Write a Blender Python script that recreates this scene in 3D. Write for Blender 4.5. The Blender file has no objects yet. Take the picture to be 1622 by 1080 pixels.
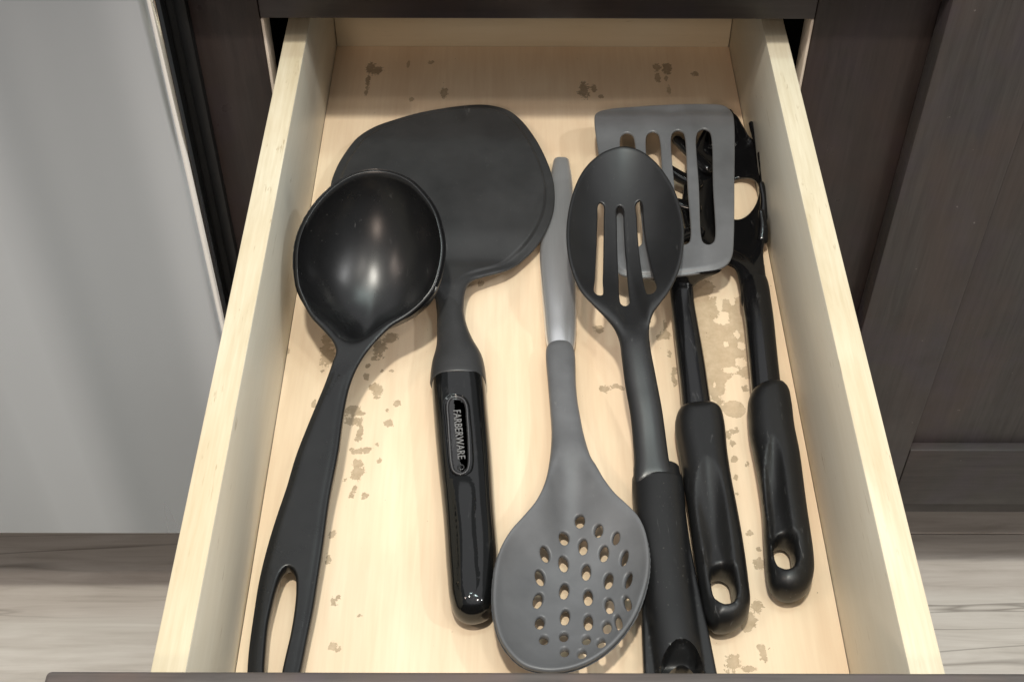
import bpy, bmesh, math, random
import numpy as np
from mathutils import Vector, Matrix, noise as mnoise
from mathutils.geometry import delaunay_2d_cdt

random.seed(7)
S = bpy.context.scene
COL = S.collection

# ------------------------------------------------------------------ camera
FPX, CX, CY = 2104.0, 811.0, 540.0          # focal length and centre in photograph pixels (1622 wide)
ROT = np.array([[0.999997538, -0.00213522606, 0.000603830564],
                [0.00196398798, 0.725038897, -0.688705119],
                [0.00103274047, 0.688704609, 0.725041305]])   # rows: world axes seen from the camera
CAM = np.array([-0.0148, 0.0, 0.581])       # metres; z=0 is the inside of the drawer bottom
cam = bpy.data.cameras.new('camera')
cam.sensor_width = 36.0
cam.lens = FPX / 1622.0 * 36.0
cam.clip_start, cam.clip_end = 0.01, 50.0
camo = bpy.data.objects.new('camera', cam)
COL.objects.link(camo)
camo.matrix_world = Matrix(((*ROT[0], CAM[0]), (*ROT[1], CAM[1]), (*ROT[2], CAM[2]), (0, 0, 0, 1)))
S.camera = camo

# ------------------------------------------------------------------ light
W = bpy.data.worlds.new('World'); S.world = W; W.use_nodes = True
bgn = W.node_tree.nodes['Background']
bgn.inputs['Color'].default_value = (0.96, 0.98, 1.0, 1)
bgn.inputs['Strength'].default_value = 0.22
S.view_settings.view_transform = 'Standard'
S.view_settings.look = 'None'
S.view_settings.exposure = 0.10
S.view_settings.gamma = 1.0


def downlight(name, x, y, z, power, size, col):
    l = bpy.data.lights.new(name, 'AREA')
    l.shape = 'DISK'; l.size = size; l.energy = power; l.color = col
    o = bpy.data.objects.new(name, l); COL.objects.link(o)
    o.location = (x, y, z)
    return o


downlight('ceiling_lamp', -0.10, -0.02, 1.90, 25.0, 0.10, (1.0, 0.955, 0.85))
downlight('ceiling_lamp', -1.45, -0.25, 1.90, 7.5, 0.12, (1.0, 0.82, 0.70))
downlight('ceiling_lamp', 0.62, -0.30, 1.90, 4.0, 0.12, (1.0, 0.93, 0.84))
downlight('ceiling_lamp', 1.55, -0.10, 1.90, 14.0, 0.12, (0.97, 0.97, 0.96))
downlight('ceiling_lamp', -0.35, -2.10, 1.90, 34.0, 0.70, (1.0, 0.80, 0.66))  # added warm fill behind the camera, lifts the shaded rear and under-cabinet floor
downlight('window_glow', 0.00, 0.50, 1.90, 2.5, 0.16, (0.80, 1.0, 0.97))
downlight('window_glow', 0.38, 0.50, 1.90, 3.0, 0.16, (0.80, 1.0, 0.97))
downlight('ceiling_bounce', 0.2, 0.6, 2.05, 22.0, 4.0, (0.98, 0.98, 1.0))

# ------------------------------------------------------------------ pixel -> place
def at(px, py, z):
    """points of the photograph laid on heights z (arrays)"""
    px = np.asarray(px, float); py = np.asarray(py, float); z = np.asarray(z, float) + 0 * px
    d = np.stack([(px - CX) / FPX, (CY - py) / FPX, -np.ones_like(px)], -1) @ ROT.T
    t = (z - CAM[2]) / d[..., 2]
    return CAM + d * t[..., None]


def atY(px, py, Y):
    d = ROT @ np.array([(px - CX) / FPX, (CY - py) / FPX, -1.0])
    return CAM + d * (Y - CAM[1]) / d[1]


class ZF:
    """a smooth height along Y, given as (px, py, z) or raw (Y, v)"""
    def __init__(self, pts, raw=False):
        if raw:
            q = sorted(pts)
        else:
            q = sorted((float(at(p[0], p[1], p[2])[1]), p[2]) for p in pts)
        self.y = np.array([a for a, b in q]); self.v = np.array([b for a, b in q])
        n = len(q)
        dl = np.diff(self.v) / np.maximum(np.diff(self.y), 1e-9)
        m = np.zeros(n)
        if n > 1:
            m[0], m[-1] = dl[0], dl[-1]
            for i in range(1, n - 1):
                m[i] = 0 if dl[i - 1] * dl[i] <= 0 else 2 * dl[i - 1] * dl[i] / (dl[i - 1] + dl[i])
        self.m = m

    def __call__(self, Y):
        Y = np.clip(np.asarray(Y, float), self.y[0], self.y[-1])
        i = np.clip(np.searchsorted(self.y, Y) - 1, 0, len(self.y) - 2)
        h = self.y[i + 1] - self.y[i]
        t = (Y - self.y[i]) / h
        return ((2*t**3-3*t**2+1)*self.v[i] + (t**3-2*t**2+t)*h*self.m[i]
                + (-2*t**3+3*t**2)*self.v[i+1] + (t**3-t**2)*h*self.m[i+1])


def rowY(py, z, px=811):
    return float(at(px, py, z)[1])


def lay(pts, zf):
    """pixel outline -> XY on the height zf(P)"""
    a = np.array(pts, float)
    z = np.full(len(a), 0.02)
    for _ in range(25):
        P = at(a[:, 0], a[:, 1], z)
        z = zf(P) if not isinstance(zf, ZF) else zf(P[:, 1])
    return P[:, :2]


def resample(P, ds, closed=True):
    P = np.asarray(P, float)
    n = len(P); out = []
    rng = n if closed else n - 1
    for i in range(rng):
        if closed:
            p0, p1, p2, p3 = P[i-1], P[i], P[(i+1) % n], P[(i+2) % n]
        else:
            p0, p1, p2, p3 = P[max(i-1, 0)], P[i], P[i+1], P[min(i+2, n-1)]
        a = max(np.linalg.norm(p1-p0), 1e-9)**.5; b = max(np.linalg.norm(p2-p1), 1e-9)**.5; c = max(np.linalg.norm(p3-p2), 1e-9)**.5
        m1 = (p2-p1) + b*((p1-p0)/a - (p2-p0)/(a+b)) if np.linalg.norm(p1-p0) > 1e-8 else (p2-p1)
        m2 = (p2-p1) + b*((p3-p2)/c - (p3-p1)/(b+c)) if np.linalg.norm(p3-p2) > 1e-8 else (p2-p1)
        for t in np.linspace(0, 1, 12, endpoint=False):
            out.append((2*t**3-3*t**2+1)*p1 + (t**3-2*t**2+t)*m1 + (-2*t**3+3*t**2)*p2 + (t**3-t**2)*m2)
    if not closed:
        out.append(P[-1])
    Q = np.array(out)
    if closed:
        Q = np.vstack([Q, Q[:1]])
    L = np.r_[0, np.cumsum(np.linalg.norm(np.diff(Q, axis=0), axis=1))]
    k = max(int(round(L[-1] / ds)), 6)
    s = np.linspace(0, L[-1], k + 1)
    R = np.stack([np.interp(s, L, Q[:, j]) for j in range(Q.shape[1])], -1)
    return R[:-1] if closed else R


def area2(P):
    return 0.5 * np.sum(P[:, 0]*np.roll(P[:, 1], -1) - np.roll(P[:, 0], -1)*P[:, 1])


def inside(P, poly):
    x, y = P[:, 0][:, None], P[:, 1][:, None]
    a, b = poly, np.roll(poly, -1, 0)
    c = ((a[:, 1] > y) != (b[:, 1] > y)) & (x < (b[:, 0]-a[:, 0])*(y-a[:, 1])/(b[:, 1]-a[:, 1]+1e-15)+a[:, 0])
    return (c.sum(1) % 2) == 1


def dist(P, poly):
    a, b = poly, np.roll(poly, -1, 0)
    out = np.empty(len(P))
    ab = b - a; L = np.maximum((ab**2).sum(1), 1e-18)
    for i in range(0, len(P), 800):
        ap = P[i:i+800, None, :] - a[None]
        t = np.clip((ap*ab).sum(-1)/L, 0, 1)
        out[i:i+800] = np.sqrt((((ap - t[..., None]*ab))**2).sum(-1)).min(1)
    return out


def offs(poly, d):
    """offset inwards by d (poly counter-clockwise)"""
    t = np.roll(poly, -1, 0) - np.roll(poly, 1, 0)
    t /= np.maximum(np.linalg.norm(t, axis=1, keepdims=True), 1e-12)
    return poly + d*np.stack([-t[:, 1], t[:, 0]], -1)


def inset(poly, d):
    if area2(poly) < 0:
        poly = poly[::-1]
    q = offs(poly, d)
    if d <= 0:
        return poly
    keep = inside(q, poly) & (dist(q, poly) > d*0.97)
    return q[keep]


def triangulate(outline, holes, g, rings, hrings=(), extra=()):
    """returns verts (N,2) and triangles; outline and holes are dense closed loops"""
    if area2(outline) < 0:
        outline = outline[::-1]
    holes = [h if area2(h) > 0 else h[::-1] for h in holes]
    loops = [outline] + holes
    pts = [outline] + holes
    edges = []; k = 0
    for l in loops:
        n = len(l); edges += [(k+i, k+(i+1) % n) for i in range(n)]; k += n

    def dall(P):
        return np.minimum.reduce([dist(P, l) for l in loops])

    def ok(P):
        m = inside(P, outline)
        for h in holes:
            m &= ~inside(P, h)
        return m
    for r in rings:
        q = offs(outline, r); q = q[ok(q)]
        if len(q):
            q = q[dall(q) > .93*r]; pts.append(q)
    for r in hrings:
        for h in holes:
            q = offs(h, -r); q = q[ok(q)]
            if len(q):
                q = q[dall(q) > .93*r]; pts.append(q)
    for e in extra:
        q = e[ok(e)]
        if len(q):
            q = q[dall(q) > .0003]; pts.append(q)
    lo, hi = outline.min(0), outline.max(0)
    nx, ny = int((hi[0]-lo[0])/g)+2, int((hi[1]-lo[1])/(g*.87))+2
    G = np.array([(lo[0]+(i+.5*(j % 2))*g, lo[1]+j*g*.87) for j in range(ny) for i in range(nx)])
    G = G[ok(G)]
    if len(G):
        rr = (max(rings) if len(rings) else 0) + .35*g
        m = dist(G, outline) > rr
        hr = (max(hrings) if len(hrings) else 0) + .35*g
        for h in holes:
            m &= dist(G, h) > hr
        G = G[m]
        if len(extra) and len(G):
            E = np.vstack(extra)
            cell = set(map(tuple, np.floor(E/(g*.6)).astype(int)))
            G = np.array([p for p in G if tuple(np.floor(p/(g*.6)).astype(int)) not in cell]).reshape(-1, 2)
        pts.append(G)
    P = np.vstack(pts)
    v, e, f, *_ = delaunay_2d_cdt([Vector(p) for p in P], edges, [], 0, 1e-6)
    v = np.array([tuple(a) for a in v]); f = np.array([t for t in f if len(t) == 3])
    c = v[f].mean(1)
    f = f[ok(c)]
    a, b, d = v[f[:, 0]], v[f[:, 1]], v[f[:, 2]]
    ar = (b[:, 0]-a[:, 0])*(d[:, 1]-a[:, 1])-(b[:, 1]-a[:, 1])*(d[:, 0]-a[:, 0])
    f = f[np.abs(ar) > 1e-12]; ar = ar[np.abs(ar) > 1e-12]
    f[ar < 0] = f[ar < 0][:, ::-1]
    used = np.unique(f); mp = -np.ones(len(v), int); mp[used] = np.arange(len(used))
    return v[used], mp[f], outline, holes


def boundary(f):
    s = {}
    for t in f:
        for i in range(3):
            a, b = int(t[i]), int(t[(i+1) % 3])
            s[(a, b)] = 1
    return [(a, b) for (a, b) in s if (b, a) not in s]


# ------------------------------------------------------------------ objects
ORIG = {}


def link(name, verts, faces, mat, root=None, smooth=True, kind=None):
    me = bpy.data.meshes.new(name)
    V = np.asarray(verts, float)
    if root is not None:
        V = V - ORIG[root.name]
    me.from_pydata(V.tolist(), [], [list(map(int, q)) for q in faces])
    me.update()
    if smooth:
        me.shade_smooth()
    o = bpy.data.objects.new(name, me); COL.objects.link(o)
    if mat:
        me.materials.append(mat)
    ORIG[o.name] = np.zeros(3) if root is None else ORIG[root.name]
    if root is not None:
        o.parent = root
    if kind:
        o['kind'] = kind
    return o


def thing(name, label, cat, loc):
    o = bpy.data.objects.new(name, None); COL.objects.link(o)
    o.empty_display_size = .02
    o.location = loc; o['label'] = label; o['category'] = cat
    ORIG[o.name] = np.array(loc, float)
    return o


def box_mesh(x0, x1, y0, y1, z0, z1, bev=.0, seg=2):
    bm = bmesh.new()
    bmesh.ops.create_cube(bm, size=1)
    for v in bm.verts:
        v.co = ((x0+x1)/2+v.co.x*(x1-x0), (y0+y1)/2+v.co.y*(y1-y0), (z0+z1)/2+v.co.z*(z1-z0))
    if bev:
        bmesh.ops.bevel(bm, geom=bm.edges[:], offset=bev, segments=seg, profile=.5, affect='EDGES')
    bm.verts.ensure_lookup_table()
    V = [tuple(v.co) for v in bm.verts]; F = [[v.index for v in f.verts] for f in bm.faces]
    bm.free()
    return V, F


def flat_by_angle(o, ang=40):
    me = o.data
    me.shade_smooth()
    try:
        me.set_sharp_from_angle(angle=math.radians(ang))
    except Exception:
        pass


def box(name, x0, x1, y0, y1, z0, z1, mat, root=None, bev=.0, seg=2, kind=None):
    V, F = box_mesh(x0, x1, y0, y1, z0, z1, bev, seg)
    o = link(name, V, F, mat, root, smooth=False, kind=kind)
    if bev:
        flat_by_angle(o)
    return o


def puff(name, outline, zc, ht, hb, r, mat, root, holes=(), g=.0012, p=2.0, hr=.0015, feats=()):
    """solid seen from above: rounded everywhere; feats = (poly, dz, soft)"""
    rf = r if callable(r) else (lambda Y, r=r: np.full(np.shape(Y), r))
    rm = float(np.max(rf(outline[:, 1])))
    rings = [rm*k for k in (.01, .04, .09, .17, .28, .42, .6, .8)]
    extra = []
    for poly, dz, soft in feats:
        pp = poly if area2(poly) > 0 else poly[::-1]
        for k in (-.3, 0, .25, .5, .75, 1.0):
            q = offs(pp, soft*k)
            if k > 0:
                q = q[inside(q, pp)]
                q = q[dist(q, pp) > soft*k*.9] if len(q) else q
            extra.append(q)
    v, f, ol, hl = triangulate(outline, list(holes), g, rings, [hr*k for k in (.05, .2, .5, 1.0)] if len(holes) else (), extra)
    d = dist(v, ol)
    u = np.clip(d/rf(v[:, 1]), 0, 1)
    q = (1-(1-u)**p)**(1/p)
    for h in hl:
        uh = np.clip(dist(v, h)/hr, 0, 1)
        qh = np.sqrt(1-(1-uh)**2)
        q = q*(.0 + qh*1.0) if False else np.minimum(q, .35+.65*qh) * np.where(uh <= 1e-6, 1, 1)
    z0 = zc(v[:, 1]); T = z0+q*ht(v[:, 1]); B = z0-q*hb(v[:, 1])
    for poly, dz, soft in feats:
        if soft >= .004:
            T = T + dz*polar(poly, (poly.min(0)+poly.max(0))/2, 0., 1.25 if dz < 0 else .7, 1.25 if dz < 0 else .7, 1., .0)(v)
            continue
        i = inside(v, poly)
        k = np.where(i, np.clip(dist(v, poly)/soft, 0, 1), 0)
        T = T + dz*(k*k*(3-2*k))
    T = np.maximum(T, B+.0004*(d > 1e-7))
    n = len(v)
    be = boundary(f)
    bset_outer = d < 1e-7
    V = np.vstack([np.c_[v, T], np.c_[v, B]])
    F = [tuple(t) for t in f] + [tuple(t[::-1]+n) for t in f]
    for a, b in be:
        if bset_outer[a] and bset_outer[b]:
            continue
        F.append((b, a, a+n)); F.append((b, a+n, b+n))
    # weld outer rim
    mp = np.arange(2*n)
    mp[n:][bset_outer] = np.arange(n)[bset_outer]
    F = [tuple(mp[list(t)]) for t in F]
    F = [t for t in F if len(set(t)) == 3]
    used = np.unique(np.array(F)); m2 = -np.ones(2*n, int); m2[used] = np.arange(len(used))
    o = link(name, V[used], [m2[list(t)] for t in F], mat, root)
    flat_by_angle(o, 70)
    return o


def shell(name, outline, zt, th, mat, root, holes=(), g=.002, rings=(.0004, .001, .002, .0035), hrings=(.0004, .0012), bul=.0011, extra=()):
    """sheet of thickness th under the surface zt(P, d), with rounded edges"""
    holes = [offs(h if area2(h) > 0 else h[::-1], -bul*.85) for h in holes]
    v, f, ol, hl = triangulate(outline, list(holes), g, rings, hrings if len(holes) else (), extra)
    d = dist(v, ol)
    z = zt(v, d)
    T = np.c_[v, z]
    tri = T[f]
    fn = np.cross(tri[:, 1]-tri[:, 0], tri[:, 2]-tri[:, 0])
    N = np.zeros_like(T)
    for i in range(3):
        np.add.at(N, f[:, i], fn)
    N /= np.linalg.norm(N, axis=1, keepdims=True)
    t = th(v)
    B = T - N*t[:, None]
    n = len(v)
    F = [tuple(q) for q in f] + [tuple(q[::-1]+n) for q in f]
    be = boundary(f)
    nxt = {a: b for a, b in be}; prv = {b: a for a, b in be}
    V = [T, B]
    tab = [(.0, .0), (.06, .55), (.25, .95), (.5, 1.0), (.75, .95), (.94, .55), (1., .0)]
    idx = {}
    k = 2*n; add = []
    for a in nxt:
        tg = T[nxt[a]] - T[prv[a]]; tg[2] = 0
        tg /= max(np.linalg.norm(tg), 1e-12)
        o2 = np.array([tg[1], -tg[0], 0.])
        e = o2 - N[a]*o2.dot(N[a])
        if np.linalg.norm(e) < .35:
            e = e + np.array([0, 0, .5])
        e /= max(np.linalg.norm(e), 1e-9)
        bb = min(bul, t[a]*.5)
        ids = [a]
        for s, w in tab[1:-1]:
            add.append(T[a]-N[a]*t[a]*s+e*bb*w); ids.append(k); k += 1
        ids.append(a+n)
        idx[a] = ids
    for a, b in be:
        for i in range(len(tab)-1):
            p0, p1, p2, p3 = idx[a][i], idx[a][i+1], idx[b][i+1], idx[b][i]
            F.append((p0, p1, p2, p3))
    Vv = np.vstack([T, B, np.array(add)])
    o = link(name, Vv, F, mat, root)
    flat_by_angle(o, 75)
    return o


def loft(name, st, mat, root, p=2.0, nseg=28, cap=True, step=.003, turn=0.0, sharp=60):
    """st: (py, xl, xr, zc, hh) stations from the photograph, top to bottom of the picture"""
    L = np.array([at(s[1], s[0], s[3]) for s in st]); R = np.array([at(s[2], s[0], s[3]) for s in st])
    hh = np.array([s[4] for s in st])
    C = (L+R)/2; w = np.linalg.norm(R-L, axis=1)/2
    Q = resample(np.c_[C, w, hh], step, closed=False)
    return tube(name, Q[:, :3], Q[:, 3], Q[:, 4], mat, root, p, nseg, cap, turn=turn, sharp=sharp)


def tube_data(C, w, h, p=2.0, nseg=20, cap=True, up=(0, 0, 1), turn=0.0):
    C = np.asarray(C, float); w = np.asarray(w, float); h = np.asarray(h, float)
    if cap:
        def capend(C, w, h, s):
            d = C[0]-C[1]; d /= np.linalg.norm(d)
            r = min(w[0], h[0])*s
            cs, ws, hs = [], [], []
            for a in (1.0, .85, .6, .3):
                cs.append(C[0]+d*r*math.sin(a*math.pi/2)); k = max(math.cos(a*math.pi/2), .04)
                kk = 1-(1-k)*r/max(w[0], r)*1.0
                ws.append(w[0]*max(k, .04) if s > .9 else w[0]-r*(1-k)); hs.append(h[0]*max(k, .04) if s > .9 else h[0]-r*(1-k))
            return np.vstack([cs, C]), np.r_[ws, w], np.r_[hs, h]
        C, w, h = capend(C, w, h, cap if isinstance(cap, float) else 1.0)
        C, w, h = (a[::-1] for a in capend(C[::-1], w[::-1], h[::-1], cap if isinstance(cap, float) else 1.0))
    T = np.gradient(C, axis=0); T /= np.linalg.norm(T, axis=1, keepdims=True)
    up = np.array(up, float)
    A = np.cross(T, up); A /= np.maximum(np.linalg.norm(A, axis=1, keepdims=True), 1e-9)
    U = np.cross(A, T)
    ang = np.linspace(0, 2*math.pi, nseg, endpoint=False)+turn*math.pi/nseg
    ca, sa = np.cos(ang), np.sin(ang)
    ex = np.sign(ca)*np.abs(ca)**(2/p); ez = np.sign(sa)*np.abs(sa)**(2/p)
    V = (C[:, None]+A[:, None]*(ex[None, :, None]*w[:, None, None])+U[:, None]*(ez[None, :, None]*h[:, None, None])).reshape(-1, 3)
    F = []
    n = len(C)
    for i in range(n-1):
        for j in range(nseg):
            k = (j+1) % nseg
            F.append((i*nseg+j, i*nseg+k, (i+1)*nseg+k, (i+1)*nseg+j))
    F.append(tuple(range(nseg-1, -1, -1))); F.append(tuple(range((n-1)*nseg, n*nseg)))
    F = [q[::-1] for q in F]
    return V, F


def tube(name, C, w, h, mat, root, p=2.0, nseg=20, cap=True, up=(0, 0, 1), turn=0.0, sharp=60):
    V, F = tube_data(C, w, h, p, nseg, cap, up, turn)
    o = link(name, V, F, mat, root)
    flat_by_angle(o, sharp)
    return o


# ------------------------------------------------------------------ materials
class NT:
    def __init__(self, name):
        self.m = bpy.data.materials.new(name); self.m.use_nodes = True
        self.t = self.m.node_tree; self.b = self.t.nodes['Principled BSDF']

    def n(self, typ, **kw):
        q = self.t.nodes.new(typ)
        for k, v in kw.items():
            if k.startswith('i_'):
                q.inputs[k[2:].replace('_', ' ')].default_value = v
            else:
                setattr(q, k, v)
        return q

    def l(self, a, b):
        self.t.links.new(a, b)

    def coords(self, scale=(1, 1, 1), kind='Object'):
        c = self.n('ShaderNodeTexCoord'); m = self.n('ShaderNodeMapping')
        m.inputs['Scale'].default_value = scale
        self.l(c.outputs[kind], m.inputs['Vector'])
        return m.outputs['Vector']

    def noise(self, vec, scale, detail=4, rough=.55, dist=0.0):
        q = self.n('ShaderNodeTexNoise'); q.inputs['Scale'].default_value = scale
        q.inputs['Detail'].default_value = detail; q.inputs['Roughness'].default_value = rough
        q.inputs['Distortion'].default_value = dist
        self.l(vec, q.inputs['Vector'])
        return q.outputs['Fac']

    def ramp(self, fac, stops):
        q = self.n('ShaderNodeValToRGB')
        e = q.color_ramp.elements
        while len(e) < len(stops):
            e.new(.5)
        for i, (p, c) in enumerate(stops):
            e[i].position = p; e[i].color = (*c, 1) if len(c) == 3 else c
        self.l(fac, q.inputs['Fac'])
        return q.outputs['Color']

    def maprange(self, v, a, b, c, d, smooth=False):
        q = self.n('ShaderNodeMapRange')
        if smooth:
            q.interpolation_type = 'SMOOTHSTEP'
        for i, x in enumerate((a, b, c, d)):
            q.inputs[i+1].default_value = x
        self.l(v, q.inputs[0])
        return q.outputs[0]

    def math(self, op, a, b=None):
        q = self.n('ShaderNodeMath', operation=op)
        for i, x in enumerate((a, b)):
            if x is None:
                continue
            if isinstance(x, (int, float)):
                q.inputs[i].default_value = x
            else:
                self.l(x, q.inputs[i])
        return q.outputs[0]

    def mix(self, fac, a, b, blend='MIX'):
        q = self.n('ShaderNodeMix', data_type='RGBA', blend_type=blend)
        for s, x in ((q.inputs[0], fac), (q.inputs[6], a), (q.inputs[7], b)):
            if isinstance(x, (int, float)):
                s.default_value = x
            elif isinstance(x, tuple):
                s.default_value = (*x, 1) if len(x) == 3 else x
            else:
                self.l(x, s)
        return q.outputs[2]

    def bump(self, h, strength=.2, d=.0005):
        q = self.n('ShaderNodeBump'); q.inputs['Strength'].default_value = strength
        q.inputs['Distance'].default_value = d
        self.l(h, q.inputs['Height']); self.l(q.outputs['Normal'], self.b.inputs['Normal'])
        return q

    def base(self, c):
        s = self.b.inputs['Base Color']
        if isinstance(c, tuple):
            s.default_value = (*c, 1)
        else:
            self.l(c, s)

    def rough(self, r):
        s = self.b.inputs['Roughness']
        if isinstance(r, (int, float)):
            s.default_value = r
        else:
            self.l(r, s)

    def spec(self, v):
        self.b.inputs['Specular IOR Level'].default_value = v


def plastic(name, col, rough, spec=.5, grain=.15, var=.08, dust=.0):
    k = NT(name); v = k.coords()
    big = k.noise(v, 30, 4, .6)
    c = k.mix(k.maprange(big, .3, .7, 0, 1), tuple(x*.82 for x in col), tuple(x*1.18 for x in col))
    if dust:
        sp = k.noise(v, 900, 2, .5)
        pat = k.noise(v, 40, 3, .6)
        sp = k.math('MULTIPLY', k.maprange(sp, .70, .76, 0, dust), k.maprange(pat, .45, .65, 0, 1))
        c = k.mix(sp, c, (.35, .34, .32))
    sc = k.noise(k.coords((1, .12, .5)), 420, 3, .6, 1.2)
    sg = k.noise(v, 24, 3, .6)
    scm = k.math('MULTIPLY', k.maprange(sc, .66, .72, 0, 1), k.maprange(sg, .48, .66, 0, 1))
    c = k.mix(k.math('MULTIPLY', scm, .22), c, (.24, .24, .24))
    k.base(c)
    r2 = k.noise(v, 55, 5, .65)
    k.rough(k.maprange(r2, .25, .75, rough-var, rough+var))
    k.spec(spec)
    if grain:
        k.bump(k.noise(v, 2200, 2, .5), grain, .00012)
    return k.m


def scratched(name, col, rough, spec=.5):
    k = NT(name); v = k.coords()
    sm = k.noise(k.coords((1, .25, 1)), 160, 6, .7, 1.5)
    patch = k.noise(v, 45, 3, .6)
    sc = k.math('MULTIPLY', k.maprange(sm, .56, .66, 0, 1), k.maprange(patch, .5, .68, 0, 1))
    k.base(k.mix(k.math('MULTIPLY', sc, .18), col, (.20, .20, .20)))
    k.rough(k.math('ADD', k.math('MULTIPLY', sc, .22), k.maprange(k.noise(v, 20, 3, .5), .3, .7, rough-.03, rough+.04)))
    k.spec(spec)
    k.bump(k.noise(v, 90, 2, .5), .05, .0006)
    return k.m


M_BLACK = plastic('black_nylon', (.0060, .0062, .0068), .38, .45, .18, .07, .35)
M_LADLE = plastic('ladle_nylon', (.0075, .0077, .0083), .29, .45, .10, .04, .25)
M_BLADE = plastic('turner_nylon', (.031, .0315, .0327), .40, .5, .15, .06, .3)
M_SLOT = plastic('slotted_spoon_nylon', (.0135, .0138, .0146), .37, .55, .15, .05, .25)
M_GRIP = plastic('soft_grip_rubber', (.0062, .0064, .0068), .40, .48, .22, .05, .25)
M_GREY = plastic('grey_nylon', (.108, .111, .117), .42, .5, .12, .05, .15)
M_TGREY = plastic('worn_grey_nylon', (.115, .118, .124), .33, .55, .12, .08, .5)
M_GLOSS = scratched('glossy_black', (.0045, .0048, .005), .10, .55)
M_PASTA = scratched('shiny_black_nylon', (.005, .005, .0055), .13, .5)
M_BADGE = scratched('badge_black', (.020, .020, .021), .22, .6)


def mk_steel_handle():
    k = NT('satin_grey_metal')
    v = k.coords((1, .012, 1))
    s = k.noise(v, 2600, 2, .5)
    k.base(k.mix(k.maprange(s, .3, .7, 0, 1), (.74, .75, .77), (.78, .79, .81)))
    k.b.inputs['Metallic'].default_value = .80
    k.rough(.30)
    k.bump(k.noise(k.coords(), 30, 2, .5), .04, .0004)
    return k.m


M_STEEL = mk_steel_handle()


def maple(name, light, dark, gscale=1.0, rough=.45, stain=False, axis='Y', coat=.2):
    k = NT(name)
    st = {'Y': (1, .045, 1), 'X': (.045, 1, 1), 'Z': (1, 1, .045)}[axis]
    st2 = {'Y': (1, .16, 1), 'X': (.16, 1, 1), 'Z': (1, 1, .16)}[axis]
    fine = k.noise(k.coords(st), 420*gscale, 4, .6, .3)
    wide = k.noise(k.coords(st2), 34*gscale, 4, .55, 1.2)
    blot = k.noise(k.coords(), 9, 3, .5)
    f = k.math('ADD', k.math('MULTIPLY', wide, .65), k.math('MULTIPLY', fine, .35))
    c = k.ramp(f, [(.30, dark), (.47, tuple((a+b)/2 for a, b in zip(light, dark))), (.62, light)])
    c = k.mix(k.maprange(blot, .35, .7, 0, .35), c, tuple(x*y for x, y in zip(dark, (1.04, .93, .82))))
    if stain:
        a = k.n('ShaderNodeAttribute', attribute_name='stain')
        n1 = k.noise(k.coords(), 430, 5, .7)
        n2 = k.noise(k.coords((1, .5, 1)), 1100, 3, .6)
        fld = k.math('ADD', a.outputs['Fac'], k.math('MULTIPLY', k.math('SUBTRACT', n1, .5), 2.3))
        fld = k.math('ADD', fld, k.math('MULTIPLY', k.math('SUBTRACT', n2, .5), .35))
        m = k.maprange(fld, .33, .42, 0, 1, True)
        tone = k.n('ShaderNodeAttribute', attribute_name='tone')
        inner = k.noise(k.coords(), 170, 5, .7)
        sc = k.mix(tone.outputs['Fac'], (.42, .315, .20), (.12, .09, .055))
        sc = k.mix(k.maprange(inner, .35, .65, 0, .35), sc, (.50, .38, .24))
        rim = k.math('MULTIPLY', k.math('SUBTRACT', 1.0, k.maprange(fld, .36, .66, 0, 1, True)), .7)
        sc = k.mix(rim, sc, (.26, .19, .11))
        amt = k.maprange(inner, .3, .7, .50, .95)
        c = k.mix(k.math('MULTIPLY', m, amt), c, sc)
        # pin-prick specks
        sp = k.noise(k.coords(), 520, 1, .5)
        c = k.mix(k.maprange(sp, .80, .83, 0, .7), c, (.17, .12, .07))
        k.rough(k.math('ADD', k.math('MULTIPLY', m, .2), rough))
    else:
        fl = k.noise(k.coords({'Y': (1, .12, 1), 'X': (.12, 1, 1), 'Z': (1, 1, .12)}[axis]), 360, 3, .6, .5)
        gate = k.noise(k.coords(), 26, 3, .6)
        c = k.mix(k.math('MULTIPLY', k.maprange(fl, .64, .70, 0, .55), k.maprange(gate, .48, .60, 0, 1)), c, (.30, .22, .12))
        k.rough(rough)
    k.base(c)
    k.spec(.35)
    k.bump(fine, .10, .0003)
    return k.m


M_FLOORWOOD = maple('maple_bottom', (.80, .66, .48), (.68, .52, .36), .8, .42, True)
M_SIDEWOOD = maple('maple_side', (.76, .735, .635), (.68, .645, .54), .6, .40)
M_EDGEWOOD = maple('maple_edge', (.67, .615, .475), (.50, .425, .285), 1.2, .5)
M_BACKWOOD = maple('maple_back', (.64, .57, .43), (.56, .49, .35), .6, .42, axis='X')
M_RAW = maple('raw_opening_edge', (.62, .55, .47), (.50, .43, .36), 1.0, .5, axis='Z')


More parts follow.
